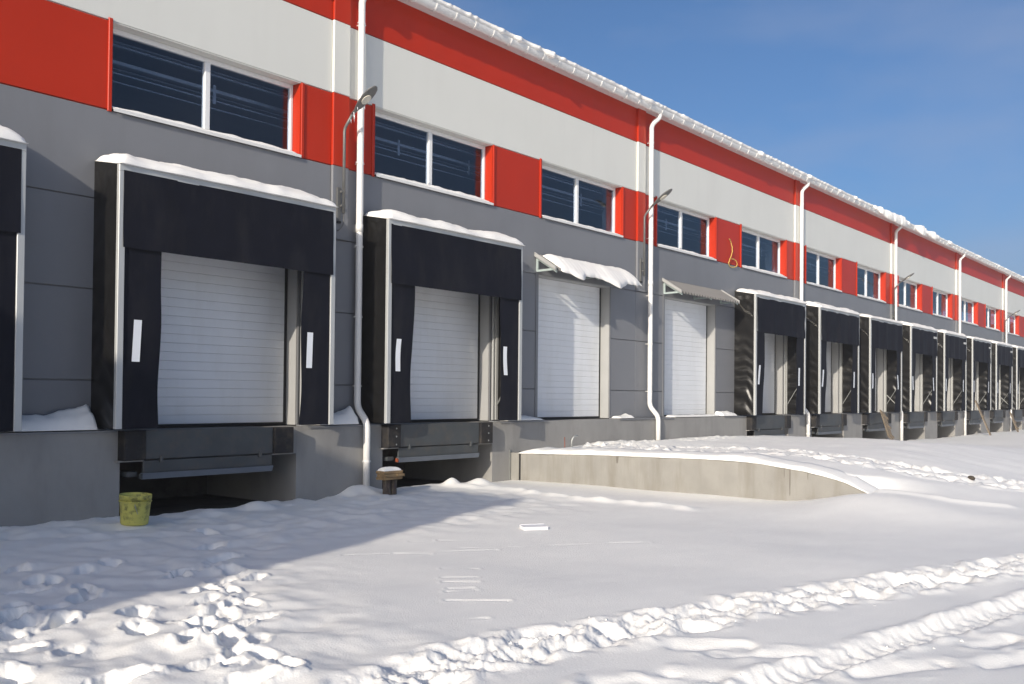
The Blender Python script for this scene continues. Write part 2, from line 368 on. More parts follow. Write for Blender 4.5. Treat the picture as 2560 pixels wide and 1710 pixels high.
    # along the wall the fill stays under the coping
    H = np.where((Y > -6.9) & (X < 14.7), np.minimum(H, (walltop(Y)-BASE)+0.02+0.25*np.clip(X-14.15, 0, 1)), H)
    H = H*edge
    for pts, w in ((RAMP_T1, 0.27), (RAMP_T2, 0.25)):
        d, s, sd = seg_dist(X, Y, pts); d = d+0.10*pn(X*1.6, Y*1.6)
        H += churn(X, Y, d, w, 0.12, 0.05)*sst(14.0, 14.6, X+0.8*sst(-6.9, -8.2, Y))
    d, s, sd = seg_dist(X, Y, [(14.8, -0.9), (18.8, -0.75), (22.5, -0.9)])
    H += churn(X, Y, d+0.1*pn(X*2, Y*2), 0.35, 0.08, 0.04)*sst(14.0, 14.6, X)
    sg = np.where(Y > -6.95, 0.8, 1.5)
    drift = 0.22*np.exp(-(np.maximum(14.0-X, 0)/1.25)**2)*np.exp(-((Y+6.95)/sg)**2)*np.where((X > 14.02) & (Y > -6.9), 0, 1)*sst(18.5, 14.5, X)
    Z += np.maximum(H, drift)
    d, s, sd = seg_dist(X, Y, [(14.25, -6.75), (14.5, -7.3), (14.5, -7.9), (14.9, -8.5)])
    Z += 0.035*np.exp(-(d/0.13)**2)
    Z += -0.02*np.exp(-((X-13.4)/0.5)**2)*sst(-5.5, -4.5, Y)
    # pushed-up ridge in front of the second pit
    d, s, sd = seg_dist(X, Y, [(11.9, -0.75), (12.3, -1.6), (12.0, -3.2), (12.2, -5.0)])
    Z += 0.05*np.exp(-(d/0.16)**2)*(0.6+1.0*np.clip(pn(X*3.2, Y*3.2)+0.3, 0, 1))
    for (cx, cy, h, r) in ((12.0, -0.62, 0.13, 0.14), (12.55, -0.75, 0.12, 0.2), (8.1, -0.55, 0.10, 0.22), (7.4, -0.5, 0.06, 0.3)):
        Z += h*np.exp(-(((X-cx)**2+(Y-cy)**2)/(r*r))) 
    # drifts against the wall
    Z += 0.05*sst(-0.9, -0.27, Y)*np.clip(0.3+pn(X*0.9, 3.3), 0, 1)*sst(13.5, 12, X)
    Z += 0.09*sst(-0.7, -0.27, Y)*np.exp(-((X-10.15)/0.28)**2)
    Z += 0.05*sst(-1.2, -0.27, Y)*np.clip(pn(X*1.3, 8.3)+0.1, 0, 1)*sst(36, 40, X)
    # under the building
    Z = np.where(Y > -0.30, Z - 0.32*sst(-0.30, 0.35, Y), Z)
    Z = np.where((Y > 0.1), np.minimum(Z, -0.42), Z)
    Z = np.where((Y > -0.22) & (X > 13.9) & (X < 24), -0.45, Z)
    return Z

def build_ground():
    vd = math.degrees(YAW)
    fine = np.radians(np.arange(vd-33.0, vd+33.0, 0.078))
    coarse = np.radians(np.linspace(vd+33.0, vd-33.0+360, 150)[:-1])
    ang = np.concatenate([fine, coarse]); na = len(ang)
    rr = [0.6, 1.2, 1.9, 2.6, 3.2]
    while rr[-1] < 30: rr.append(rr[-1]*(1.0042 if rr[-1] > 4.2 else 1.008))
    while rr[-1] < 75: rr.append(rr[-1]*1.013)
    while rr[-1] < 3000: rr.append(rr[-1]*1.12)
    rr = np.array(rr); nr = len(rr)
    RR, AA = np.meshgrid(rr, ang, indexing='ij')
    X = RR*np.cos(AA); Y = CAM.y + RR*np.sin(AA)
    Z = ground_z(X, Y)
    V = np.stack([X, Y, Z], -1).reshape(-1, 3)
    i = np.arange(nr-1)[:, None]; j = np.arange(na)[None, :]; j2 = (j+1) % na
    F = np.stack([i*na+j, (i+1)*na+j, (i+1)*na+j2, i*na+j2], -1).reshape(-1, 4)
    V = np.concatenate([V, [[0, CAM.y, BASE]]]); c = len(V)-1
    me = bpy.data.meshes.new('snowy_ground')
    T = np.stack([np.full(na, c), np.arange(na), (np.arange(na)+1) % na], -1)
    me.vertices.add(len(V)); me.vertices.foreach_set('co', V.ravel())
    loops = np.concatenate([F.ravel(), T.ravel()]); me.loops.add(len(loops)); me.loops.foreach_set('vertex_index', loops)
    me.polygons.add(len(F)+len(T))
    starts = np.concatenate([np.arange(len(F))*4, len(F)*4+np.arange(len(T))*3])
    me.polygons.foreach_set('loop_start', starts)
    me.polygons.foreach_set('use_smooth', np.ones(len(F)+len(T), dtype=bool))
    me.update(calc_edges=True); me.validate()
    me.materials.append(MATS['snow'])
    o = bpy.data.objects.new('snowy_ground', me); COL.objects.link(o); struct(o)
    o['label'] = 'snow covered yard with tracks and footprints'
build_ground()

# ------------------------------------------------------------------ the warehouse
S0, S1 = -12.0, 91.1
DOCK = 0.90
ROWS = [(0.90, 1.51, 'grey_cladding'), (1.51, 2.65, 'grey_cladding'), (2.65, 3.79, 'grey_cladding'), (3.79, 4.94, 'grey_cladding'),
        (4.94, 6.08, 'red_cladding'), (6.08, 7.22, 'white_cladding'), (7.22, 8.02, 'red_cladding')]
FLASH = [9.8+9*k for k in range(-2, 10)]
WIN = [6.2+4.5*k for k in range(-3, 19)]
SHC = [3.19, 7.69, 12.16] + [25.52+4.49*k for k in range(9)]     # shelter / dock door centres
SHW = 3.40
DOORS = [(c-1.5, c+1.5, 'dock') for c in SHC] + [(15.13, 17.73, 'drive'), (20.10, 22.72, 'drive')]
DOORS.sort()
PITS = [(c-1.44, c+1.30) for c in SHC]
wh = thing('warehouse', 'long warehouse with grey, red and white cladding and snowy eave', 'building')

def spans(a, b, holes):
    out = []; x = a
    for h0, h1 in sorted(holes):
        if h1 <= a or h0 >= b: continue
        if h0 > x: out.append((x, h0))
        x = max(x, h1)
    if x < b: out.append((x, b))
    return out

bounds = [S0] + FLASH + [S1]
PM = {}
def panel(m, x0, x1, z0, z1):
    key = (m, round(x1-x0, 3), round(z1-z0, 3)); me = PM.get(key)
    if me is None:
        mb = MB(); w, h = x1-x0, z1-z0
        mb.cbox(0, w, 0, 0.03, 0.007, h-0.007, 0.005); mb.box(0.001, w-0.001, 0.0301, 0.10, 0, h)
        me = mb.mesh('wall_panel'); me.materials.append(MATS[m]); PM[key] = me
    o = bpy.data.objects.new('wall_panel', me); COL.objects.link(o); o.location = (x0, 0, z0); o.parent = wh

for bi in range(len(bounds)-1):
    a, b = bounds[bi], bounds[bi+1]
    if bi > 0: a += 0.0
    for ri, (z0, z1, m) in enumerate(ROWS):
        if ri <= 2: holes = [(d[0], d[1]) for d in DOORS]
        elif ri == 4: holes = [(w, w+3.0) for w in WIN]
        else: holes = []
        for (x0, x1) in spans(a, b, holes):
            if x1-x0 > 0.03: panel(m, x0+0.003, x1-0.003, z0, z1)
for f in FLASH:
    for (z0, z1, m) in ROWS[3:]:
        sbox('cover_flashing', m, wh, f, f+0.33, -0.045, -0.0005, z0+0.004, z1-0.001, 0.008)

# lower floor slab edge / drip flashing / plinth
for (x0, x1) in spans(S0, S1, PITS):
    sbox('plinth', 'plinth_paint', wh, x0, x1, -0.26, 2.0, -0.60, 0.882)
for p0, p1 in PITS:
    sbox('plinth_shoulder', 'plinth_paint', wh, p0+0.001, p0+0.30, -0.258, 0.10, 0.49, 0.882)
    sbox('plinth_shoulder', 'plinth_paint', wh, p1-0.36, p1-0.001, -0.258, 0.10, 0.49, 0.882)
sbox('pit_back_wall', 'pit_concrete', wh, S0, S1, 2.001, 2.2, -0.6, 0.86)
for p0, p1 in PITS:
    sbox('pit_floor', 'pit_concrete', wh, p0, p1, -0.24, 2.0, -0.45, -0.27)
for (x0, x1) in spans(S0, S1, [(d[0], d[1]) for d in DOORS]):
    mb = MB(); mb.prism([(-0.285, 0.862), (-0.285, 0.884), (-0.001, 0.905), (-0.001, 0.862+0.02), (-0.262, 0.883), (-0.279, 0.880), (-0.279, 0.862)], 'x', x0, x1)
    obj('drip_flashing', mb, 'grey_trim', wh)

# doors
def door(x0, x1, kind):
    dz1 = 3.79
    d = bpy.data.objects.new('overhead_door', None); COL.objects.link(d); d.location = ((x0+x1)/2, 0.2, DOCK); d.parent = wh
    ox, oy, oz = d.location
    def P(name, m, a0, a1, b0, b1, c0, c1, c=None):
        o = sbox(name, m, d, a0-ox, a1-ox, b0-oy, b1-oy, c0-oz, c1-oz, c); return o
    jw = 0.075 if kind == 'drive' else 0.05
    P('jamb', 'jamb_metal', x0+0.001, x0+0.02, 0.004, 0.30, DOCK, dz1-0.02)
    P('jamb', 'jamb_metal', x1-0.02, x1-0.001, 0.004, 0.30, DOCK, dz1-0.02)
    P('lintel', 'jamb_metal', x0+0.001, x1-0.001, 0.004, 0.30, dz1-0.02, dz1-0.001)
    P('edge_trim', 'grey_trim', x0-jw, x0, -0.014, -0.001, DOCK+0.01, dz1+0.06)
    P('edge_trim', 'grey_trim', x1, x1+0.02, -0.014, -0.001, DOCK+0.01, dz1+0.06)
    P('edge_trim', 'grey_trim', x0, x1, -0.0135, -0.001, dz1, dz1+0.06)
    P('door_seal', 'rubber', x1-0.07, x1-0.0205, 0.225, 0.30, DOCK+0.005, dz1-0.021)
    P('door_seal', 'rubber', x0+0.0205, x0+0.07, 0.225, 0.30, DOCK+0.005, dz1-0.021)
    P('door_seal', 'rubber', x0+0.07, x1-0.07, 0.222, 0.30, DOCK+0.003, DOCK+0.035)
    zb = DOCK+0.035; n = 23; h = (dz1-0.021-zb)/n
    P('door_leaf', 'door_white', x0+0.071, x1-0.071, 0.246, 0.30, zb, dz1-0.022)
    if x0 < 30:
        for i in range(n):
            P('slat', 'door_white', x0+0.071, x1-0.071, 0.225, 0.2455, zb+i*h+0.0012, zb+(i+1)*h-0.0012, 0.004)
    else:
        mb = MB()
        for i in range(n): mb.cbox(x0+0.071-ox, x1-0.071-ox, 0.225-oy, 0.2455-oy, zb+i*h+0.003-oz, zb+(i+1)*h-0.003-oz, 0.006)
        obj('slats', mb, 'door_white', d)['kind'] = 'stuff'
for (x0, x1, k) in DOORS: door(x0, x1, k)

# windows
def window(x0):
    x1 = x0+3.0; z0, z1 = 4.94, 6.08
    w = bpy.data.objects.new('window', None); COL.objects.link(w); w.location = (x0, 0.18, z0); w.parent = wh
    def P(name, m, a0, a1, b0, b1, c0, c1, c=None): return sbox(name, m, w, a0-x0, a1-x0, b0-0.18, b1-0.18, c0-z0, c1-z0, c)
    P('jamb', 'red_cladding', x0+0.001, x0+0.012, 0.003, 0.24, z0+0.03, z1-0.012)
    P('jamb', 'red_cladding', x1-0.012, x1-0.001, 0.003, 0.24, z0+0.03, z1-0.012)
    P('lintel', 'white_cladding', x0+0.001, x1-0.001, 0.003, 0.24, z1-0.012, z1-0.001)
    P('edge_trim', 'red_cladding', x0-0.055, x0, -0.026, -0.001, z0-0.02, z1+0.03, 0.008)
    P('edge_trim', 'red_cladding', x1, x1+0.055, -0.022, -0.001, z0-0.005, z1-0.005, 0.008)
    mb = MB(); mb.prism([(0.20-0.18, 0.075), (-0.045-0.18, 0.03), (-0.045-0.18, -0.012), (-0.040-0.18, -0.012), (-0.040-0.18, 0.024), (0.20-0.18, 0.069)], 'x', 0.013, 2.987)
    obj('sill', mb, 'gutter_white', w)
    fy0, fy1 = 0.17, 0.235
    zb = z0+0.06
    P('frame', 'white_pvc', x0+0.013, x0+0.065, fy0, fy1, zb, z1-0.013, 0.008)
    P('frame', 'white_pvc', x1-0.065, x1-0.013, fy0, fy1, zb, z1-0.013, 0.008)
    P('frame', 'white_pvc', x0+0.065, x1-0.065, fy0, fy1, zb, zb+0.055, 0.008)
    P('frame', 'white_pvc', x0+0.065, x1-0.065, fy0, fy1, z1-0.075, z1-0.013, 0.008)
    xm = x0+1.50
    P('mullion', 'white_pvc', xm-0.045, xm+0.045, fy0-0.004, fy1, zb+0.055, z1-0.075, 0.008)
    P('pane', 'window_glass', x0+0.065, xm-0.045, 0.205, 0.209, zb+0.055, z1-0.075)
    P('pane', 'window_glass', xm+0.045, x1-0.065, 0.205, 0.209, zb+0.055, z1-0.075)
for x0 in WIN: window(x0)

# roof, soffit, gutter
mb = MB(); mb.prism([(-0.20, 8.09), (14.0, 9.55), (28.0, 8.09), (28.0, 8.03), (14.0, 9.49), (-0.20, 8.03)], 'x', S0, S1)
obj('roof', mb, 'roof_sheet', wh)
sbox('soffit', 'gutter_white', wh, S0, S1, -0.17, -0.001, 7.985, 8.022)
mb = MB()
gy, gz, gr = -0.265, 8.035, 0.095
prof = [(gy+gr*math.cos(t), gz-gr*math.sin(t)*1.1) for t in [math.pi*i/12 for i in range(13)]]
prof = [(gy+gr*1.0, gz+0.01)] + prof + [(gy-gr-0.012, gz+0.012), (gy-gr+0.004, gz+0.014)] + [(gy+(gr-0.006)*math.cos(t), gz-(gr-0.006)*math.sin(t)*1.1) for t in [math.pi*i/12 for i in range(12, -1, -1)]]
mb.prism(prof, 'x', S0, S1)
gut = obj('gutter', mb, 'gutter_white', wh)
gb = MB(); o_r = gr+0.012
pts = [(gy+o_r*math.cos(t), gz-o_r*math.sin(t)*1.1) for t in [math.pi*i/10 for i in range(11)]]
i_r = gr+0.0005
pin = [(gy+i_r*math.cos(t), gz-i_r*math.sin(t)*1.1) for t in [math.pi*i/10 for i in range(10, -1, -1)]]
gb.prism(pts+pin, 'x', -0.017, 0.017)
bme = gb.mesh('gutter_bracket'); bme.materials.append(MATS['gutter_white'])
x = 3.2
while x < S1-0.2:
    o = bpy.data.objects.new('gutter_bracket', bme); COL.objects.link(o); o.location = (x, 0, 0); o.parent = gut; x += 0.505

# the inside seen through the windows
sbox('floor_slab', 'inside_grey', wh, S0+0.2, S1-0.2, 0.31, 28, 0.60, 0.86)
sbox('back_wall', 'inside_grey', wh, S0, S1, 28.001, 28.2, 0.0, 8.02)
sbox('end_wall', 'grey_cladding', wh, S0-0.12, S0-0.001, 0.1, 28, 0.0, 8.02)
sbox('end_wall', 'grey_cladding', wh, S1+0.001, S1+0.12, 0.0, 28, 0.0, 8.02)
for yy, zz, hh in ((0.62, 6.02, 0.014), (0.80, 5.84, 0.045), (0.84, 5.72, 0.014), (0.90, 5.62, 0.012), (1.15, 6.27, 0.016), (1.9, 6.15, 0.02)):
    sbox('inner_beam', 'inside_beam', wh, S0+0.5, S1-0.5, yy, yy+0.05, zz, zz+hh)
x = 0.6
while x < 62:
    sbox('beam_hanger', 'inside_beam', wh, x, x+0.05, 0.79, 0.799, 5.66, 5.94); x += 1.9
for f in FLASH:
    sbox('inner_column', 'inside_beam', wh, f-0.05, f+0.25, 0.6, 0.9, 0.86, 8.0)

# the wing standing forward at the left, just out of the picture
wing = thing('warehouse_wing', 'warehouse wing standing forward at the left end of the yard', 'building', (0, 0, 0))
for (z0, z1, m) in [(-0.6, 0.9, 'plinth_paint')]+ROWS[:6]+[(7.22, 7.95, 'red_cladding')]:
    sbox('wall_band', m, wing, -40, -12.13, -9.63, -0.30, z0+0.002, z1-0.002, 0.006)
sbox('roof', 'roof_sheet', wing, -40, -12.0, -9.7, -0.30, 7.96, 8.06)
sbox('roof_snow', 'snow', wing, -40, -12.02, -9.66, -0.30, 8.061, 8.24)

# ------------------------------------------------------------------ downpipes
PIPES = [1.3, 10.30, 19.26, 28.10, 37.06, 46.08, 55.13, 64.1, 73.1]
def bend(pts, r=0.09, n=5):
    pts = [Vector(p) for p in pts]; out = [pts[0]]
    for i in range(1, len(pts)-1):
        a, b, c = pts[i-1], pts[i], pts[i+1]
        d0 = (a-b).normalized(); d1 = (c-b).normalized(); rr = min(r, (a-b).length*0.45, (c-b).length*0.45)
        p0, p1 = b+d0*rr, b+d1*rr
        for k in range(n+1):
            t = k/n; out.append(p0*(1-t)**2 + b*2*t*(1-t) + p1*t*t)
    out.append(pts[-1]); return out
vis = ['leftmost one, out at the left end of the yard', 'nearest one, between the two nearest dock shelters', 'the one between the two canopied doors']
for i, px in enumerate(PIPES):
    if i < 3: lab = 'white round downpipe, ' + vis[i]
    else: lab = 'white round downpipe, %s to the right of the canopied doors' % ORD[i-3]
    p = thing('downpipe', lab, 'downpipe', (px, 0, 0), 'white downpipes along the facade')
    gzb = {1: -0.17, 2: 0.38, 3: 0.15}.get(i, -0.22)
    pts = [(0.10, -0.265, 7.97), (0.10, -0.265, 7.86), (0.0, -0.115, 7.70), (0.0, -0.115, 1.16), (0.0, -0.345, 0.92), (0.0, -0.345, gzb)]
    obj('pipe', MB().tube(bend(pts, 0.10), 0.055, 14), 'pipe_white', p, True)
    for zz in (7.28, 5.05, 3.72, 2.6, 1.5):
        mb = MB(); mb.tube([(0, -0.115, zz-0.015), (0, -0.115, zz+0.015)], 0.060, 14); mb.tube([(-0.085, -0.115, zz), (0.085, -0.115, zz)], 0.009, 6); mb.tube([(0, -0.115, zz), (0, 0, zz)], 0.008, 6)
        obj('pipe_clamp', mb, 'pipe_white', p)
    obj('pipe_collar', MB().tube([(0, -0.115, 3.95), (0, -0.115, 4.07)], 0.0605, 14), 'pipe_white', p, True)
    if gzb < 0.3:
        mb = MB(); mb.tube([(0, -0.345, 0.30), (0, -0.345, 0.33)], 0.060, 14); mb.tube([(-0.085, -0.345, 0.315), (0.085, -0.345, 0.315)], 0.009, 6)
        obj('pipe_clamp', mb, 'pipe_white', p)

# ------------------------------------------------------------------ dock shelters
SH_H = 3.22; SH_D = 0.62
def shelter(c, idx, label, far):
    s = thing('dock_shelter', label, 'dock shelter', (c-SHW/2, 0, DOCK+0.015), 'black fabric dock shelters')
    rnd = random.Random(idx*13+5); sd = idx*7.7
    w, h, D = SHW, SH_H, SH_D
    sbox('frame_post', 'frame_alu', s, 0, 0.085, -D, -D+0.055, 0, h-0.085, 0.006)
    sbox('frame_post', 'frame_alu', s, w-0.085, w, -D, -D+0.055, 0, h-0.085, 0.006)
    sbox('frame_beam', 'frame_alu', s, 0, w, -D, -D+0.055, h-0.0845, h, 0.006)
    for xx in (0.03, w-0.09):
        sbox('rear_post', 'frame_alu', s, xx, xx+0.06, -0.075, -0.016, 0, h)
    # side covers, wrinkled tarpaulin
    for side, xx in ((0, 0.006), (1, w-0.006)):
        ph = rnd.random()*6
        def fn(u, v, xx=xx, ph=ph, side=side):
            y = -0.004 - u*(D-0.034); z = 0.005 + v*(h-0.02)
            k = math.sin(math.pi*u)**0.6
            amp = (0.004 + 0.020*max(0.0, 1-v*1.3)) * (1.0 if idx == 3 else 0.45 if (idx < 3 or side == 0) else 0.8)
            ripple = math.sin((z*19.0 + u*3.6 - 2.0*math.sin(u*math.pi) + 2.6*n1(z*1.3+ph, sd) + 1.6*float(pn(u*2.2+sd, z*1.1))) + ph)
            sharp = math.copysign(abs(ripple)**0.7, ripple)
            d = k*(amp*sharp + 0.010*float(pn(z*1.3+ph, u*1.2+sd)) + 0.014*max(0, v-0.78)/0.22*float(pn(z*6, u*4+sd)))
            return (xx+(abs(d) if False else d), y, z)
        obj('side_cover', MB().grid(fn, 22, 110), 'side_fabric', s, True)
    # roof cover, falling towards the front
    def fr(u, v):
        y = -0.005 - v*(D-0.03); return (0.02+u*(w-0.04), y, h+0.12*(1-v)-0.012 + 0.012*float(pn(u*9+sd, v*3)))
    obj('roof_cover', MB().grid(fr, 40, 8), 'side_fabric', s, True)
    for xx in (0.012, w-0.012):
        mb = MB(); mb.prism([(-0.004, h-0.02), (-0.004, h+0.125), (-D+0.03, h+0.002), (-D+0.03, h-0.02)], 'x', xx-0.006, xx+0.006)
        obj('roof_gable', mb, 'side_fabric', s)
    # folded clear corner flap at the left
    if far:
        n = 26
        def ff(u, v):
            t = u; y = -0.02 - t*(D-0.10); z = h+0.02 - 0.06 - (0.30+0.22*(1 if far else 0.2))*t**(0.85) - v*(0.075+0.02*math.sin(t*5+sd))
            return (-0.004-0.030*abs(math.sin(math.pi*t))-0.018*math.sin(v*6+t*8+sd)*(0.4+t), y, z+0.02*n1(t*6, sd))
        obj('corner_flap', MB().grid(ff, n, 6), 'clear_plastic', s, True)
    # front curtains
    wav = 0.022 if far else 0.004
    zc = h-1.01
    def fh(u, v):
        x = 0.055+u*(w-0.11); z = zc + v*(h-0.07-zc)
        return (x, -D-0.004 + wav*(0.4+0.6*(1-v))*math.sin(u*22+2.5*n1(u*5, sd)+sd) + 0.010*float(pn(u*3+sd, v*2)) - 0.012*(1-v)**2, z)
    obj('head_curtain', MB().grid(fh, 90, 14), 'curtain_fabric', s, True)
    for side in (0, 1):
        b1 = 0.06*n1(1.3, sd+side*3)
        def fc(u, v, side=side, b1=b1):
            z = 0.004+v*(zc+0.03)
            wd = 0.505 + 0.026*n1(z*1.1+side*5, sd) + 0.018*(1-v)**3*(1 if side == 0 else -0.4) + ((0.035 if far else 0.02)*math.sin(z*2.4+sd) if idx not in (1,) else 0)
            x = 0.083 + u*wd
            y = -D+0.022 + 0.02*u*float(pn(z*1.2+sd, side)) + (0.05*u*u*(1-v)**2)
            return (x if side == 0 else w-x, y, z)
        obj('side_curtain', MB().grid(fc, 16, 50), 'curtain_fabric', s, True)
        xs0 = 0.215 if side == 0 else w-0.505
        tl = 0.02*math.sin(sd*1.7+side*2.2)
        def fs_(u, v, xs0=xs0, tl=tl, side=side):
            z = 0.825+v*0.515; z_ = z
            return (xs0+u*0.105 + tl*(v-0.5)*2 + 0.02*math.sin(v*2.6+sd)*(0 if idx < 2 else 1), -D+0.022-0.007+0.02*0.36*float(pn(z*1.2+sd, side))+0.05*0.13*(1-(z-0.004)/(zc+0.03))**2, z_)
        obj('reflective_strip', MB().grid(fs_, 2, 12), 'strip_white', s, True)
    # scissor arms and rear inner trim
    for side, xx in ((0, 0.075), (1, w-0.075)):
        mb = MB(); mb.tube([(xx, -0.09, 0.28), (xx, -D+0.10, 0.98)], 0.013, 8); obj('scissor_arm', mb, 'galvanised', s)
        if idx % 4 == 1:
            mb = MB(); mb.tube([(xx, -0.09, 0.62), (xx, -D+0.12, 0.20)], 0.010, 8); obj('scissor_arm', mb, 'galvanised', s)
    sbox('inner_trim', 'frame_alu', s, w-0.155, w-0.125, -0.06, -0.016, 0.0, 2.95)
    if far and idx in (6, 7, 8, 9):
        mb = MB(); r2 = random.Random(idx)
        xx = w-0.62
        while xx < w-0.20:
            ww = r2.uniform(0.035, 0.06); mb.box(xx, xx+ww, -D-0.034, -D-0.030, h-0.34+r2.uniform(0, 0.01), h-0.25); xx += ww+0.016
        obj('printed_mark', mb, 'frame_alu', s)
    return s
SHLAB = ['black dock shelter cut off by the left picture edge',
         'large black dock shelter with closed white door, above the yellow bucket',
         'black dock shelter just left of the snow loaded canopy']
for i, c in enumerate(SHC):
    lab = SHLAB[i] if i < 3 else 'black dock shelter, %s in the row right of the canopied doors' % ORD[i-3]
    shelter(c, i, lab, i >= 3)

# ------------------------------------------------------------------ dock levellers in the pits
def leveller(c, idx, label):
    p0, p1 = c-1.44, c+1.30
    t = thing('dock_leveller', label, 'dock leveller', (c, -0.3, -0.27), 'steel dock levellers in the pits')
    ox, oy, oz = c, -0.3, -0.27
    def P(name, m, a0, a1, b0, b1, c0, c1, cc=None): return sbox(name, m, t, a0-ox, a1-ox, b0-oy, b1-oy, c0-oz, c1-oz, cc)
    l0, l1 = c-1.17, c+0.79
    b0 = P('bumper', 'bumper_rubber', l0-0.30, l0-0.005, -0.42, -0.262, 0.512, 0.885, 0.015)
    b1 = P('bumper', 'bumper_rubber', l1+0.005, l1+0.345, -0.42, -0.262, 0.512, 0.885, 0.015)
    for bo, wd in ((b0, 0.295), (b1, 0.34)):
        for zz in (0.05, 0.18, 0.31):
            mb = MB(); mb.tube([(wd*0.62, -0.004, zz+0.0), (wd*0.62, 0.01, zz)], 0.014, 8)
            o = obj('bolt', mb, 'galvanised' if (idx == 2) else 'rubber', bo)
    P('bumper_shelf', 'plinth_paint', l0-0.34, l0-0.0, -0.36, -0.261, 0.492, 0.508)
    P('bumper_shelf', 'plinth_paint', l1+0.0, l1+0.37, -0.36, -0.261, 0.492, 0.508)
    P('platform', 'leveller_steel', l0, l1, -0.30, 2.0, 0.862, 0.886)
    P('front_plate', 'leveller_steel', l0, l1, -0.385, -0.345, 0.515, 0.89, 0.01)
    tw = 0.0
    P('lip_plate', 'leveller_steel', l0-0.015, l1+0.0, -0.365, -0.335, 0.345, 0.503, 0.006)
    mb = MB(); mb.prism([(-0.40, 0.345), (-0.33, 0.345), (-0.31, 0.275), (-0.37, 0.265)], 'x', l0-0.03, l1+0.0)
    mb.v = [(x-ox, y-oy, z-oz) for x, y, z in mb.v]
    toe = obj('toe_bar', mb, 'leveller_blue', t)
    P('end_cap', 'rust' if idx == 2 else 'leveller_steel', l0-0.055, l0-0.031, -0.385, -0.335, 0.275, 0.335)
    for xx in (l0+0.20, l1-0.24): P('hinge_lug', 'leveller_steel', xx, xx+0.045, -0.40, -0.366, 0.47, 0.56, 0.006)
    P('sub_frame', 'leveller_steel', l0-0.20, l0-0.06, -0.30, 1.9, 0.30, 0.36)
    P('sub_frame', 'leveller_steel', l1-0.5, l1-0.1, 0.2, 1.9, 0.40, 0.50)
LVLAB = ['dark steel dock leveller under the shelter at the left picture edge', 'dark steel dock leveller with blue grey toe bar behind the yellow bucket',
         'dark steel dock leveller with rusty end cap behind the stacked boards']
for i, c in enumerate(SHC):
    leveller(c, i, LVLAB[i] if i < 3 else 'dark steel dock leveller under the %s shelter right of the canopied doors' % ORD[i-3])

# ------------------------------------------------------------------ snow pieces
def loaf(name, label, x0, x1, y0, y1, zf, T, seed, nx=60, ny=14, front_over=0.0, taper=0.25, lump=0.35, group='snow lying on ledges and tops', nsc=3.0):
    """a pillow of snow: flat below, rounded above"""
    mb = MB(); ln = x1-x0
    top = []; 
    def thick(u, v):
        e = min(1.0, min(u, 1-u)*ln/taper); e = math.sqrt(max(0.0, 1-(1-e)**2))
        ev = max(0.0, 1-(abs(2*v-1))**4.0)**0.6
        x = x0+u*ln
        return T*e*ev*(1+lump*float(fbm(x*nsc+seed, v*1.6+seed, 3)))
    def ft(u, v):
        x = x0+u*ln; y = y0+v*(y1-y0)
        wob = front_over*(0.5+0.9*float(pn(x*2.1+seed*3, 1.7)))*(1-v)**2
        return (x, y-max(0, wob), zf(x, y) + thick(u, v))
    def fb(u, v):
        a = ft(u, v); return (a[0], a[1], zf(a[0], a[1]) - 0.004 if True else 0)
    mb.grid(ft, nx, ny)
    b = len(mb.v); mb2 = MB().grid(fb, nx, ny)
    mb.v += mb2.v; mb.f += [tuple(b+i for i in reversed(f)) for f in mb2.f]
    N = ny+1
    rim = [i*N for i in range(nx+1)]; 
    for i in range(nx): mb.f.append((rim[i+1], rim[i], b+rim[i], b+rim[i+1]))
    rim = [i*N+ny for i in range(nx+1)]
    for i in range(nx): mb.f.append((rim[i], rim[i+1], b+rim[i+1], b+rim[i]))
    for j in range(ny): mb.f.append((j, j+1, b+j+1, b+j)); mb.f.append((nx*N+j+1, nx*N+j, b+nx*N+j, b+nx*N+j+1))
    o = obj(name, mb, 'snow', None, True); tag(o, label, 'snow', group); return o

for i, c in enumerate(SHC):
    def zf(x, y): return DOCK+0.015+SH_H+0.004+0.12*np.clip(1+y/(SH_D-0.03), 0, 1)
    nm = ['at the left picture edge', 'above the yellow bucket', 'left of the snow loaded canopy'][i] if i < 3 else '%s right of the canopied doors' % ORD[i-3]
    T = [0.18, 0.14, 0.13][i] if i < 3 else 0.105+0.02*math.sin(i*2.2)
    loaf('snow_cap', 'pillow of snow on top of the dock shelter ' + nm, c-SHW/2-0.01, c+SHW/2-0.0, -SH_D-0.035, -0.03, zf, T, i*3.1+1, nx=90, ny=18, front_over=0.03, taper=0.20, lump=0.34, nsc=1.3)
# window sills
for k, x0 in enumerate(WIN):
    if x0 < 5 or x0 > 62: continue
    n = k-3
    lab = 'thin snow on the sill of the upper window %s' % ('out at the left picture edge' if n < 0 else '%s from the left' % ORD[n] if n < 20 else '')
    loaf('sill_snow', lab, x0+0.03, x0+2.96, -0.03, 0.165, lambda x, y: 4.94+0.036+(y+0.045)*0.184, 0.032+0.010*math.sin(k*2.1), k*5.3, nx=44, ny=6, taper=0.5, lump=0.6, group='snow on window sills')
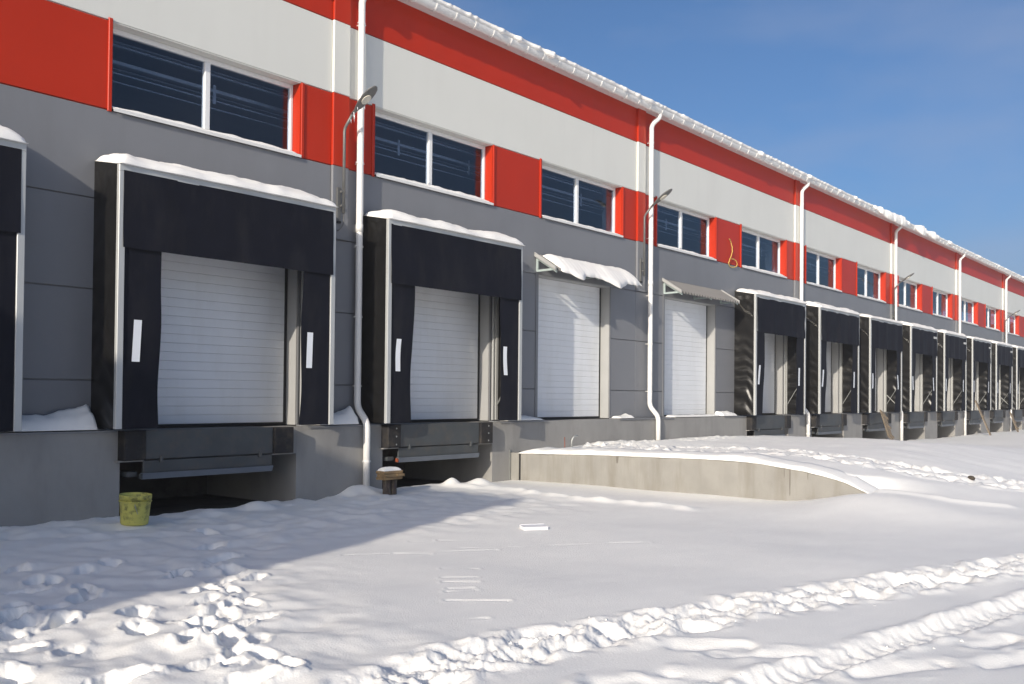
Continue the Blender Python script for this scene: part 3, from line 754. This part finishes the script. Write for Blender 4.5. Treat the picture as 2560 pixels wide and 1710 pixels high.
# ledge snow
def ledge(x0, x1, hl, hr, seed, label):
    def zf(x, y): return 0.904
    o = loaf('ledge_snow', label, x0, x1, -0.27, -0.002, zf, 0.10, seed, nx=30, ny=8, front_over=0.01, taper=0.06, lump=0.2)
    for v in o.data.vertices:
        t = (v.co.x-x0)/(x1-x0); k = hl+(hr-hl)*t**2.2
        if v.co.z > 0.905: v.co.z = 0.904+(v.co.z-0.904)*k/0.10*(0.35+0.65*(v.co.y+0.28)/0.28)
ledge(4.93, 5.97, 0.22, 0.36, 2.0, 'snow drift on the ledge left of the shelter above the yellow bucket')
ledge(9.42, 10.22, 0.16, 0.36, 5.0, 'snow drift on the ledge beside the nearest downpipe')
ledge(13.88, 15.02, 0.14, 0.05, 9.0, 'snow on the ledge left of the snow canopied door')
ledge(17.80, 18.35, 0.05, 0.13, 12.0, 'small snow clump on the ledge right of the snow canopied door')
ledge(20.12, 22.6, 0.05, 0.05, 15.0, 'thin snow along the threshold of the bare canopied door')
ledge(22.65, 23.5, 0.16, 0.12, 17.0, 'broken snow block on the ledge beside the first far shelter')

# snow along the eave
def eave_snow():
    mb = MB(); xs = np.arange(S0+0.1, S1-0.1, 0.045); n = len(xs)
    lum = np.clip(fbm(xs*1.3, xs*0+2.2, 4)*0.8+0.35, 0.02, 1.3)
    sharp = np.clip(pn(xs*2.9, xs*0+7.7)*1.4, 0, 1)**0.8
    fine = fbm(xs*6, xs*0+4.1, 3)
    slump = np.exp(-((xs-36.0)/1.6)**4)*(0.75+0.5*pn(xs*1.7, xs*0+1)) + 0.75*np.exp(-((xs-39.2)/0.55)**4) + 0.55*np.exp(-((xs-40.8)/0.7)**4)
    slump = np.clip(slump, 0, 1.3)
    far = sst(27, 33, xs)*0.3
    T = 0.02+0.035*lum+0.035*sharp+0.02*fine + 0.07*slump + 0.05*far
    out = 0.005+0.12*sharp*lum+0.05*np.clip(fine, 0, 1) + 0.17*slump
    drop = 0.0+0.09*sharp*lum+0.30*slump
    prof = []
    for i, x in enumerate(xs):
        t, o_, dr = float(T[i]), float(out[i]), float(drop[i])
        yl = -0.365-o_; zb = 8.05-dr
        P = [(x, -0.20, 8.04), (x, yl+0.05, zb), (x, yl, zb+0.02), (x, yl-0.004, zb+0.07+dr*0.5), (x, yl+0.02, 8.06+t*0.6), (x, yl+0.07, 8.06+t*0.9),
             (x, -0.22, 8.07+t+0.01), (x, 0.1, 8.13+t*0.9+0.03), (x, 1.2, 8.23+0.17), (x, 6.0, 8.73+0.18), (x, 14.0, 9.56+0.18), (x, 14.0, 9.56)]
        prof.append(P)
    m = len(prof[0])
    for P in prof: mb.v += P
    for i in range(n-1):
        for j in range(m-1): mb.f.append((i*m+j, i*m+j+1, (i+1)*m+j+1, (i+1)*m+j))
    o = obj('roof_snow', mb, 'snow', None, True)
    tag(o, 'ragged snow lying along the roof edge above the white gutter', 'snow')
eave_snow()

# ------------------------------------------------------------------ canopies
def canopy(x0, x1, label, snowy):
    t = thing('door_canopy', label, 'canopy', (x0, 0, 3.9), 'corrugated canopies over the drive-in doors')
    w = x1-x0; zt, zb, D = 4.20-3.9, 3.87-3.9, 0.50
    mb = MB(); nw = 22; pts = []
    def fsheet(u, v, off=0.0):
        ph = u*nw*2*math.pi
        k = 0.028*max(-1, min(1, 1.6*math.sin(ph)))
        y = -0.01-v*(D+0.02); z = zt-0.03-v*(zt-zb)+k+off
        return (0.03+u*(w-0.06), y, z)
    mb.grid(lambda u, v: fsheet(u, v), nw*8, 2); b = len(mb.v)
    m2 = MB().grid(lambda u, v: fsheet(u, v, -0.004), nw*8, 2); mb.v += m2.v; mb.f += [tuple(b+i for i in reversed(f)) for f in m2.f]
    obj('corrugated_sheet', mb, 'canopy_sheet', t)
    for xx in (0.0, w-0.03):
        mb = MB(); mb.prism([(-0.005, zt+0.02), (-D-0.02, zb+0.03), (-D-0.02, zb-0.05), (-0.005, zt-0.065)], 'x', xx, xx+0.03)
        obj('barge_trim', mb, 'jamb_metal', t)
    for xx in (0.06, w/2, w-0.10):
        mb = MB(); e = 0.04
        mb.box(xx, xx+e, -0.045, -0.004, zt-0.37, zt-0.09)
        mb.prism([(-0.045, zt-0.37), (-D*0.92, zb-0.03), (-D*0.92, zb+0.01), (-0.045, zt-0.33)], 'x', xx+0.002, xx+e-0.002)
        mb.prism([(-0.02, zt-0.12), (-0.02, zt-0.075), (-D, zb-0.045), (-D, zb-0.085)], 'x', xx+0.004, xx+e-0.004)
        obj('bracket', mb, 'canopy_bracket', t)
    sbox('purlin', 'canopy_bracket', t, 0.03, w-0.03, -D+0.02, -D+0.05, zb-0.03, zb+0.0)
    if snowy:
        mb = MB()
        nx, nv = 150, 14
        def top(u, v):
            x = 0.18+u*(w-0.06); 
            lead = 0.05+0.55*0 
            start = 0.04 + 0.10*(0.5+0.5*math.sin(u*3.0+0.3))
            over = 0.09 + 0.15*np.exp(-((u-0.17)/0.07)**2) + 0.20*np.exp(-((u-0.63)/0.11)**2) + 0.03*float(pn(u*17, 2.0))
            y = -0.02 - (start + v*(1-start))*D - v*v*over*0.7
            flute = 0.003*math.sin(u*nw*2*math.pi)*(0.3+v) + 0.016*float(fbm(u*6, v*1.2+u*2, 3))
            e = math.sqrt(max(0, 1-(1-min(1, min(u, 1-u)*14))**2))*math.sqrt(max(0.0, 1-abs(2*v-1)**3.5))
            z = zt+0.0 - (start+v*(1-start))*(zt-zb) - max(0, v-0.55)/0.45*over*0.75
            return (x - 0.0, y, z + (0.10+flute)*e), (x, y+0.01, z-0.012*0)
        A = [[top(i/nx, j/nv) for j in range(nv+1)] for i in range(nx+1)]
        N = nv+1
        for i in range(nx+1): mb.v += [a[0] for a in A[i]]
        b = len(mb.v)
        for i in range(nx+1): mb.v += [(a[1][0], a[1][1], a[1][2]-0.004) for a in A[i]]
        for i in range(nx):
            for j in range(nv):
                a = i*N+j; mb.f.append((a, a+1, a+N+1, a+N)); mb.f.append((b+a+N, b+a+N+1, b+a+1, b+a))
            mb.f.append((i*N+nv, b+i*N+nv, b+(i+1)*N+nv, (i+1)*N+nv)); mb.f.append(((i+1)*N, b+(i+1)*N, b+i*N, i*N))
        for j in range(nv): mb.f.append((j+1, j, b+j, b+j+1)); mb.f.append((nx*N+j, nx*N+j+1, b+nx*N+j+1, b+nx*N+j))
        o = obj('canopy_snow', mb, 'snow', None, True, (x0, 0, 3.9))
        tag(o, 'thick fluted slab of snow sliding off the left door canopy', 'snow')
canopy(15.0, 18.02, 'corrugated door canopy carrying a thick slab of snow', True)
canopy(19.98, 23.06, 'bare corrugated metal door canopy without snow', False)

# ------------------------------------------------------------------ wall lamps
LAMPS = [(9.97, 'left of the nearest downpipe, hung with icicles'), (18.98, 'between the two canopied doors'), (36.92, 'beside the second downpipe right of the canopied doors'), (54.95, 'farthest along the facade, near the right picture edge')]
for i, (lx, lab) in enumerate(LAMPS):
    t = thing('wall_lamp', 'grey street lamp on a bent tube, ' + lab, 'lamp', (lx, 0, 4.5), 'street lamps on the facade')
    zb = 0 if i == 0 else -0.05
    sbox('mounting_plate', 'lamp_grey', t, -0.09, -0.03, -0.075, -0.046, -0.42+zb, 0.10+zb)
    sbox('mounting_plate', 'rubber', t, -0.085, -0.02, -0.08, -0.046, -0.46+zb, -0.425+zb)
    obj('pole', MB().tube(bend([(0, -0.11, -0.30+zb), (0, -0.11, 1.03), (0, -0.30, 1.23)], 0.06), 0.024, 12), 'lamp_grey', t, True)
    for zz in (-0.2, 0.02):
        sbox('clamp', 'lamp_grey', t, -0.045, 0.028, -0.125, -0.076, zz+zb, zz+0.03+zb)
    # loop of supply cable
    obj('cable', MB().tube(bend([(0, -0.11, -0.30+zb), (0.0, -0.11, -0.48+zb), (-0.05, -0.08, -0.56+zb), (-0.07, -0.05, -0.58+zb)], 0.06), 0.008, 6), 'lamp_grey', t, True)
    # head: flattened shell along the arm direction
    d = Vector((0, -0.66, 0.42)).normalized(); st = Vector((0, -0.29, 1.22)); ux = Vector((1, 0, 0)); nn = d.cross(ux).normalized()
    if nn.z < 0: nn = -nn
    mb = MB(); secs = [(0.0, 0.028, 0.026), (0.10, 0.035, 0.030), (0.16, 0.062, 0.034), (0.26, 0.088, 0.040), (0.40, 0.102, 0.042), (0.50, 0.096, 0.038), (0.58, 0.070, 0.028), (0.625, 0.030, 0.014), (0.632, 0.004, 0.004)]
    nseg = 16
    for (l, wd, hh) in secs:
        c = st+d*l
        for k in range(nseg):
            a = 2*math.pi*k/nseg; sy = math.sin(a); sy = sy if sy > 0 else 0.45*sy
            mb.v.append(tuple(c+ux*wd*math.cos(a)+nn*hh*sy))
    for a in range(len(secs)-1):
        for k in range(nseg): k2 = (k+1) % nseg; mb.f.append((a*nseg+k, a*nseg+k2, (a+1)*nseg+k2, (a+1)*nseg+k))
    mb.f.append(tuple(range(nseg))[::-1])
    obj('lamp_head', mb, 'lamp_grey', t, True)
    mb = MB(); c0 = st+d*0.36; 
    ring = [c0+d*(0.095*math.cos(2*math.pi*k/14))+ux*(0.068*math.sin(2*math.pi*k/14))-nn*0.020 for k in range(14)]
    ring2 = [p - nn*0.012 for p in ring]
    mb.v = [tuple(p) for p in ring+ring2]
    for k in range(14): mb.f.append((k, (k+1) % 14, 14+(k+1) % 14, 14+k))
    mb.f.append(tuple(range(14, 28)))
    obj('lens', mb, 'lamp_lens', t)
    if i == 0:
        for (l, sx, ln) in ((0.02, 0.02, 0.07), (0.06, -0.02, 0.15), (0.13, 0.03, 0.24), (0.17, -0.03, 0.05), (0.24, 0.06, 0.06), (-0.05, 0.0, 0.09)):
            p = st+d*l+ux*sx-nn*0.012
            obj('icicle', MB().tube([p, p+Vector((0.004, 0, -ln*0.5)), p+Vector((0.007, -0.003, -ln))], [0.008, 0.005, 0.0012], 6), 'ice', t, True)

# ------------------------------------------------------------------ ramp wall with its coping of snow
mb = MB()
poly = [(-0.262, -0.6)] + [(float(y), float(walltop(y))) for y in np.linspace(-0.262, -7.3, 48)] + [(-7.3, -0.6)]
dens = []
for a, b in zip(poly[:-1], poly[1:]):
    dens.append(a)
dens.append(poly[-1])
mb.prism(dens, 'x', 14.0, 14.28)
rw = thing('ramp_wall', 'stained concrete retaining wall at the side of the snowy ramp', 'wall', (0, 0, 0))
obj('wall', mb, 'concrete', rw)
sbox('joint_strip', 'galvanised', rw, 13.955, 13.985, -0.275, -0.261, -0.3, 0.36)
sbox('joint_strip', 'rubber', rw, 13.985, 13.9995, -0.50, -0.47, -0.3, 0.33)
# wet runs below the coping
rs = random.Random(3)
mat('wet_stain', (0.165, 0.15, 0.128), rough=0.7, var=0.1, vscale=8)
for (yy, ww, ll) in ((-2.62, 0.03, 0.14), (-5.72, 0.013, 0.42), (-5.63, 0.007, 0.16), (-6.0, 0.007, 0.12)):
    zt = float(walltop(yy))
    mb = MB(); pts = [(yy-ww, zt-0.003), (yy+ww, zt-0.003), (yy+ww*0.8, zt-ll*0.5), (yy+ww*0.5, zt-ll*0.92), (yy, zt-ll), (yy-ww*0.55, zt-ll*0.9), (yy-ww*0.8, zt-ll*0.45)]
    mb.prism(pts, 'x', 13.9965, 13.9995); obj('water_stain', mb, 'wet_stain', rw)
def coping():
    mb = MB(); ys = np.linspace(-0.45, -7.0, 170); m = 11
    for i, y in enumerate(ys):
        z = float(walltop(y)); t = 0.075+0.022*float(fbm(y*1.7, 3.3, 3)); e = math.sqrt(max(0, 1-(1-min(1, (i)/9.0))**2))
        t *= max(0.03, e); ov = 0.035+0.03*float(pn(y*2.2, 6.1))
        if y < -6.3: t *= max(0.05, 1-(-6.3-y)/0.75)
        for k in range(m):
            a = math.pi*0.62*k/(m-1)
            xx = 14.0-ov + 0.10*(1-math.cos(a)) - 0.0
            zz = z-0.004 + t*math.sin(min(a, math.pi/2)) 
            if k == 0: zz = z-0.008
            if k > 7: xx += 0.11*(k-7); zz = z+t+0.006*(k-7)
            mb.v.append((xx, float(y), zz+0.006*float(pn(xx*6, y*6))))
        mb.v.append((14.62, float(y), z-0.03)); mb.v.append((14.05, float(y), z-0.02))
    M = m+2
    for i in range(len(ys)-1):
        for k in range(M):
            k2 = (k+1) % M; mb.f.append((i*M+k, (i+1)*M+k, (i+1)*M+k2, i*M+k2))
    mb.f.append(tuple(range(M))); mb.f.append(tuple((len(ys)-1)*M+k for k in reversed(range(M))))
    tag(obj('coping_snow', mb, 'snow', None, True), 'rounded lip of snow along the top of the ramp wall', 'snow')
coping()

# ------------------------------------------------------------------ small things
# yellow bucket
t = thing('bucket', 'battered yellow plastic bucket in the snow below the nearest dock', 'bucket', (5.98, -1.10, float(ground_z(np.array([5.98]), np.array([-1.10]))[0])-0.02))
def lathe(prof, n=28):
    mb = MB()
    for (r, z) in prof:
        for k in range(n): a = 2*math.pi*k/n; mb.v.append((r*math.cos(a), r*math.sin(a), z))
    for i in range(len(prof)-1):
        for k in range(n): k2 = (k+1) % n; mb.f.append((i*n+k, i*n+k2, (i+1)*n+k2, (i+1)*n+k))
    return mb
obj('body', lathe([(0.0, 0.0), (0.150, 0.0), (0.156, 0.02), (0.166, 0.17), (0.176, 0.30), (0.181, 0.30), (0.181, 0.335), (0.183, 0.345), (0.175, 0.345), (0.168, 0.30), (0.150, 0.03), (0.0, 0.03)]), 'yellow_plastic', t, True)
obj('rim_band', lathe([(0.1765, 0.265), (0.185, 0.266), (0.186, 0.274), (0.1775, 0.276)]), 'yellow_plastic', t, True)
obj('handle_lug', MB().tube([(0.172, -0.02, 0.255), (0.20, -0.025, 0.255)], 0.022, 10), 'yellow_plastic', t, True)
obj('handle', MB().tube([(0.195*math.cos(a), -0.025-0.19*math.sin(a)*0.25, 0.255-0.19*math.sin(a)) for a in [math.pi*i/16 for i in range(17)]], 0.004, 6), 'galvanised', t, True)
t.rotation_euler = (math.radians(2), math.radians(-2), 0.9)

# board stack on two splashed stubs
BS = t = thing('board_stack', 'stack of short boards on splashed stubs, capped with snow, beside a downpipe', 'boards', (10.36, -0.80, -0.24))
for k, (x0, x1, z0, hh, yy) in enumerate(((-0.23, 0.22, 0.455, 0.05, 0.0), (-0.21, 0.20, 0.40, 0.05, -0.015), (-0.20, 0.25, 0.345, 0.05, 0.01))):
    o = sbox('board', 'wood', t, x0, x1, -0.11+yy, 0.11+yy, z0, z0+hh, 0.004); o.rotation_euler = (0, 0, 0.03*(k-1))
sbox('board', 'wood', t, 0.06, 0.24, -0.15, -0.10, 0.40, 0.445, 0.004)
for xx, rr in ((-0.07, 0.075), (0.10, 0.06)):
    mb = MB(); n = 12
    prof = [(rr*1.05, -0.1), (rr, 0.05), (rr*0.92, 0.2), (rr*0.98, 0.343)]
    for (r, z) in prof:
        for k in range(n): a = 2*math.pi*k/n; q = r*(1+0.10*math.sin(3*a+xx*30)+0.05*math.sin(7*a)); mb.v.append((xx+q*math.cos(a), q*math.sin(a), z))
    for i in range(3):
        for k in range(n): k2 = (k+1) % n; mb.f.append((i*n+k, i*n+k2, (i+1)*n+k2, (i+1)*n+k))
    mb.f.append(tuple(3*n+k for k in range(n)))
    obj('stub', mb, 'stub_wood', t, True)
loaf('snow_cap', 'small cap of snow on the stack of short boards', 10.17, 10.55, -0.89, -0.71, lambda x, y: -0.24+0.436, 0.055, 77, nx=20, ny=8, taper=0.12, lump=0.15)

BS.scale = (0.86, 0.86, 0.86)
# white foam slab lying in the snow
t = thing('foam_slab', 'flat white foam slab lying alone on the smooth snow', 'slab', (9.0, -4.68, -0.215)); t.rotation_euler = (0.02, -0.01, math.radians(-38))
t.scale = (0.62, 0.62, 0.8)
obj('slab', MB().cbox(-0.24, 0.24, -0.17, 0.17, 0.0, 0.062, 0.008), 'foam_white', t)
obj('rim', MB().box(-0.235, 0.235, 0.150, 0.168, 0.0622, 0.068), 'foam_white', t)

# hanging yellow hose on the red panel
hp = [(23.39, 5.59), (23.46, 5.575), (23.53, 5.52), (23.57, 5.42), (23.56, 5.30), (23.50, 5.20), (23.43, 5.08), (23.38, 4.97), (23.47, 4.88), (23.62, 4.865), (23.78, 4.90), (23.83, 4.97), (23.74, 5.06), (23.58, 5.085), (23.44, 5.06)]
hh = []
for i in range(len(hp)-1):
    p0 = Vector(hp[max(i-1, 0)]); p1 = Vector(hp[i]); p2 = Vector(hp[i+1]); p3 = Vector(hp[min(i+2, len(hp)-1)])
    for k in range(5):
        u = k/5; q = 0.5*((2*p1)+(p2-p0)*u+(2*p0-5*p1+4*p2-p3)*u*u+(3*p1-p0-3*p2+p3)*u**3)
        hh.append((q.x, -0.05+0.02*math.sin(i), q.y))
tag(obj('hanging_cable', MB().tube(hh, 0.012, 8), 'yellow_hose', None, True), 'yellow looped cable hanging on the red panel between two windows', 'cable')

# leaning planks at the far docks
def plank(p0, p1, w, label, cleats, seed):
    p0, p1 = Vector(p0), Vector(p1); d = (p1-p0); ln = d.length; d.normalize()
    t = thing('leaning_plank', label, 'plank', p0, 'planks leaning at the far docks')
    sx = Vector((1, 0, 0)); sx = (sx-d*sx.dot(d)).normalized(); n = d.cross(sx)
    t.rotation_euler = Matrix((sx, n, d)).transposed().to_euler()
    sbox('board', 'plank_wood', t, -w/2, w/2, -0.02, 0.02, 0, ln, 0.004)
    for c in cleats: sbox('cleat', 'plank_wood', t, -w/2-0.05, w/2+0.05, -0.05, -0.021, ln*c, ln*c+0.09, 0.004)
plank((33.75, -1.0, 0.02), (34.55, -0.45, 0.93), 0.30, 'short cleated plank leaning on the third far dock', (0.1, 0.45, 0.8), 1)
plank((47.15, -1.15, -0.2), (47.0, -0.55, 1.38), 0.24, 'longest plank leaning up to the sixth far dock', (0.5,), 2)
plank((53.75, -0.95, -0.2), (54.4, -0.5, 0.72), 0.28, 'plank leaning low against the farthest dock on the right', (0.2, 0.55), 3)

# bent pipe stub by the ramp
t = thing('pipe_stub', 'small bent metal pipe stub with snow sticking out beside the ramp', 'pipe', (15.6, -0.52, 0.36))
obj('stub', MB().tube(bend([(0, 0, -0.1), (0, 0, 0.14), (0.05, -0.03, 0.22), (0.12, -0.05, 0.22)], 0.05), 0.022, 8), 'galvanised', t, True)
obj('rod', MB().tube([(-0.16, 0.05, -0.1), (-0.17, 0.05, 0.20)], 0.007, 6), 'rust', t)
# dark clod in the ramp track
mb = lathe([(0.0, -0.03), (0.05, -0.02), (0.06, 0.015), (0.04, 0.045), (0.0, 0.055)], 12)
mb.v = [(x*(1+0.25*n1(i*1.3)), y*(1+0.25*n1(i*2.1, 4)), z) for i, (x, y, z) in enumerate(mb.v)]
cz = float(ground_z(np.array([17.0]), np.array([-7.55]))[0])
tag(obj('dirt_clod', mb, 'dark_soil', None, True, (17.0, -7.55, cz+0.02)), 'small dark clod of dirt in the snow of the ramp track', 'clod')

# ------------------------------------------------------------------ loose crumbs of snow thrown out of the tracks
def crumbs():
    rnd = np.random.RandomState(5); mb = MB()
    base = [(0, 0, 1), (0.9, 0, -0.2), (-0.3, 0.85, -0.2), (-0.4, -0.8, -0.2), (0.1, 0.1, -0.9)]
    fc = [(0, 1, 2), (0, 2, 3), (0, 3, 1), (4, 2, 1), (4, 3, 2), (4, 1, 3)]
    P = []
    for pts, sp, n in ((TRACK_A, 0.26, 130), (TRACK_B, 0.20, 40), (RAMP_T1, 0.4, 40), (RAMP_T2, 0.4, 30)):
        for k in range(n):
            i = rnd.randint(0, len(pts)-1); t = rnd.rand(); a, b = pts[i], pts[i+1]
            P.append((a[0]+(b[0]-a[0])*t+rnd.normal(0, sp), a[1]+(b[1]-a[1])*t+rnd.normal(0, sp*0.8)))
    P = np.array(P); Z = ground_z(P[:, 0], P[:, 1])
    for (x, y), z in zip(P, Z):
        if x > 13.5 and x < 14.5 and y > -7: continue
        r = 0.006+0.020*rnd.rand()**3; b = len(mb.v); an = rnd.rand()*6.28; c, s = math.cos(an), math.sin(an)
        for v in base:
            q = r*(0.7+0.6*rnd.rand()); mb.v.append((x+(v[0]*c-v[1]*s)*q, y+(v[0]*s+v[1]*c)*q, z+v[2]*q*0.7-r*0.1))
        mb.f += [tuple(b+i for i in f) for f in fc]
    o = obj('snow_crumbs', mb, 'snow', None, True); tag(o, 'crumbs of snow scattered beside the tracks', 'snow', kind='stuff')
crumbs()

# ------------------------------------------------------------------ winter haze
hz = bpy.data.materials.new('haze'); hz.use_nodes = True
t_ = hz.node_tree; t_.nodes.clear(); o_ = t_.nodes.new('ShaderNodeOutputMaterial'); v_ = t_.nodes.new('ShaderNodeVolumePrincipled')
v_.inputs['Color'].default_value = (0.92, 0.94, 1.0, 1); v_.inputs['Density'].default_value = 0.0012; v_.inputs['Anisotropy'].default_value = 0.1
t_.links.new(v_.outputs['Volume'], o_.inputs['Volume'])
hb = MB().box(-60, 130, -60, 40, -1.6, 10.6); hm = hb.mesh('haze'); hm.materials.append(hz)
ho = bpy.data.objects.new('haze', hm); COL.objects.link(ho); ho['kind'] = 'stuff'; ho['label'] = 'thin winter haze in the air over the yard'
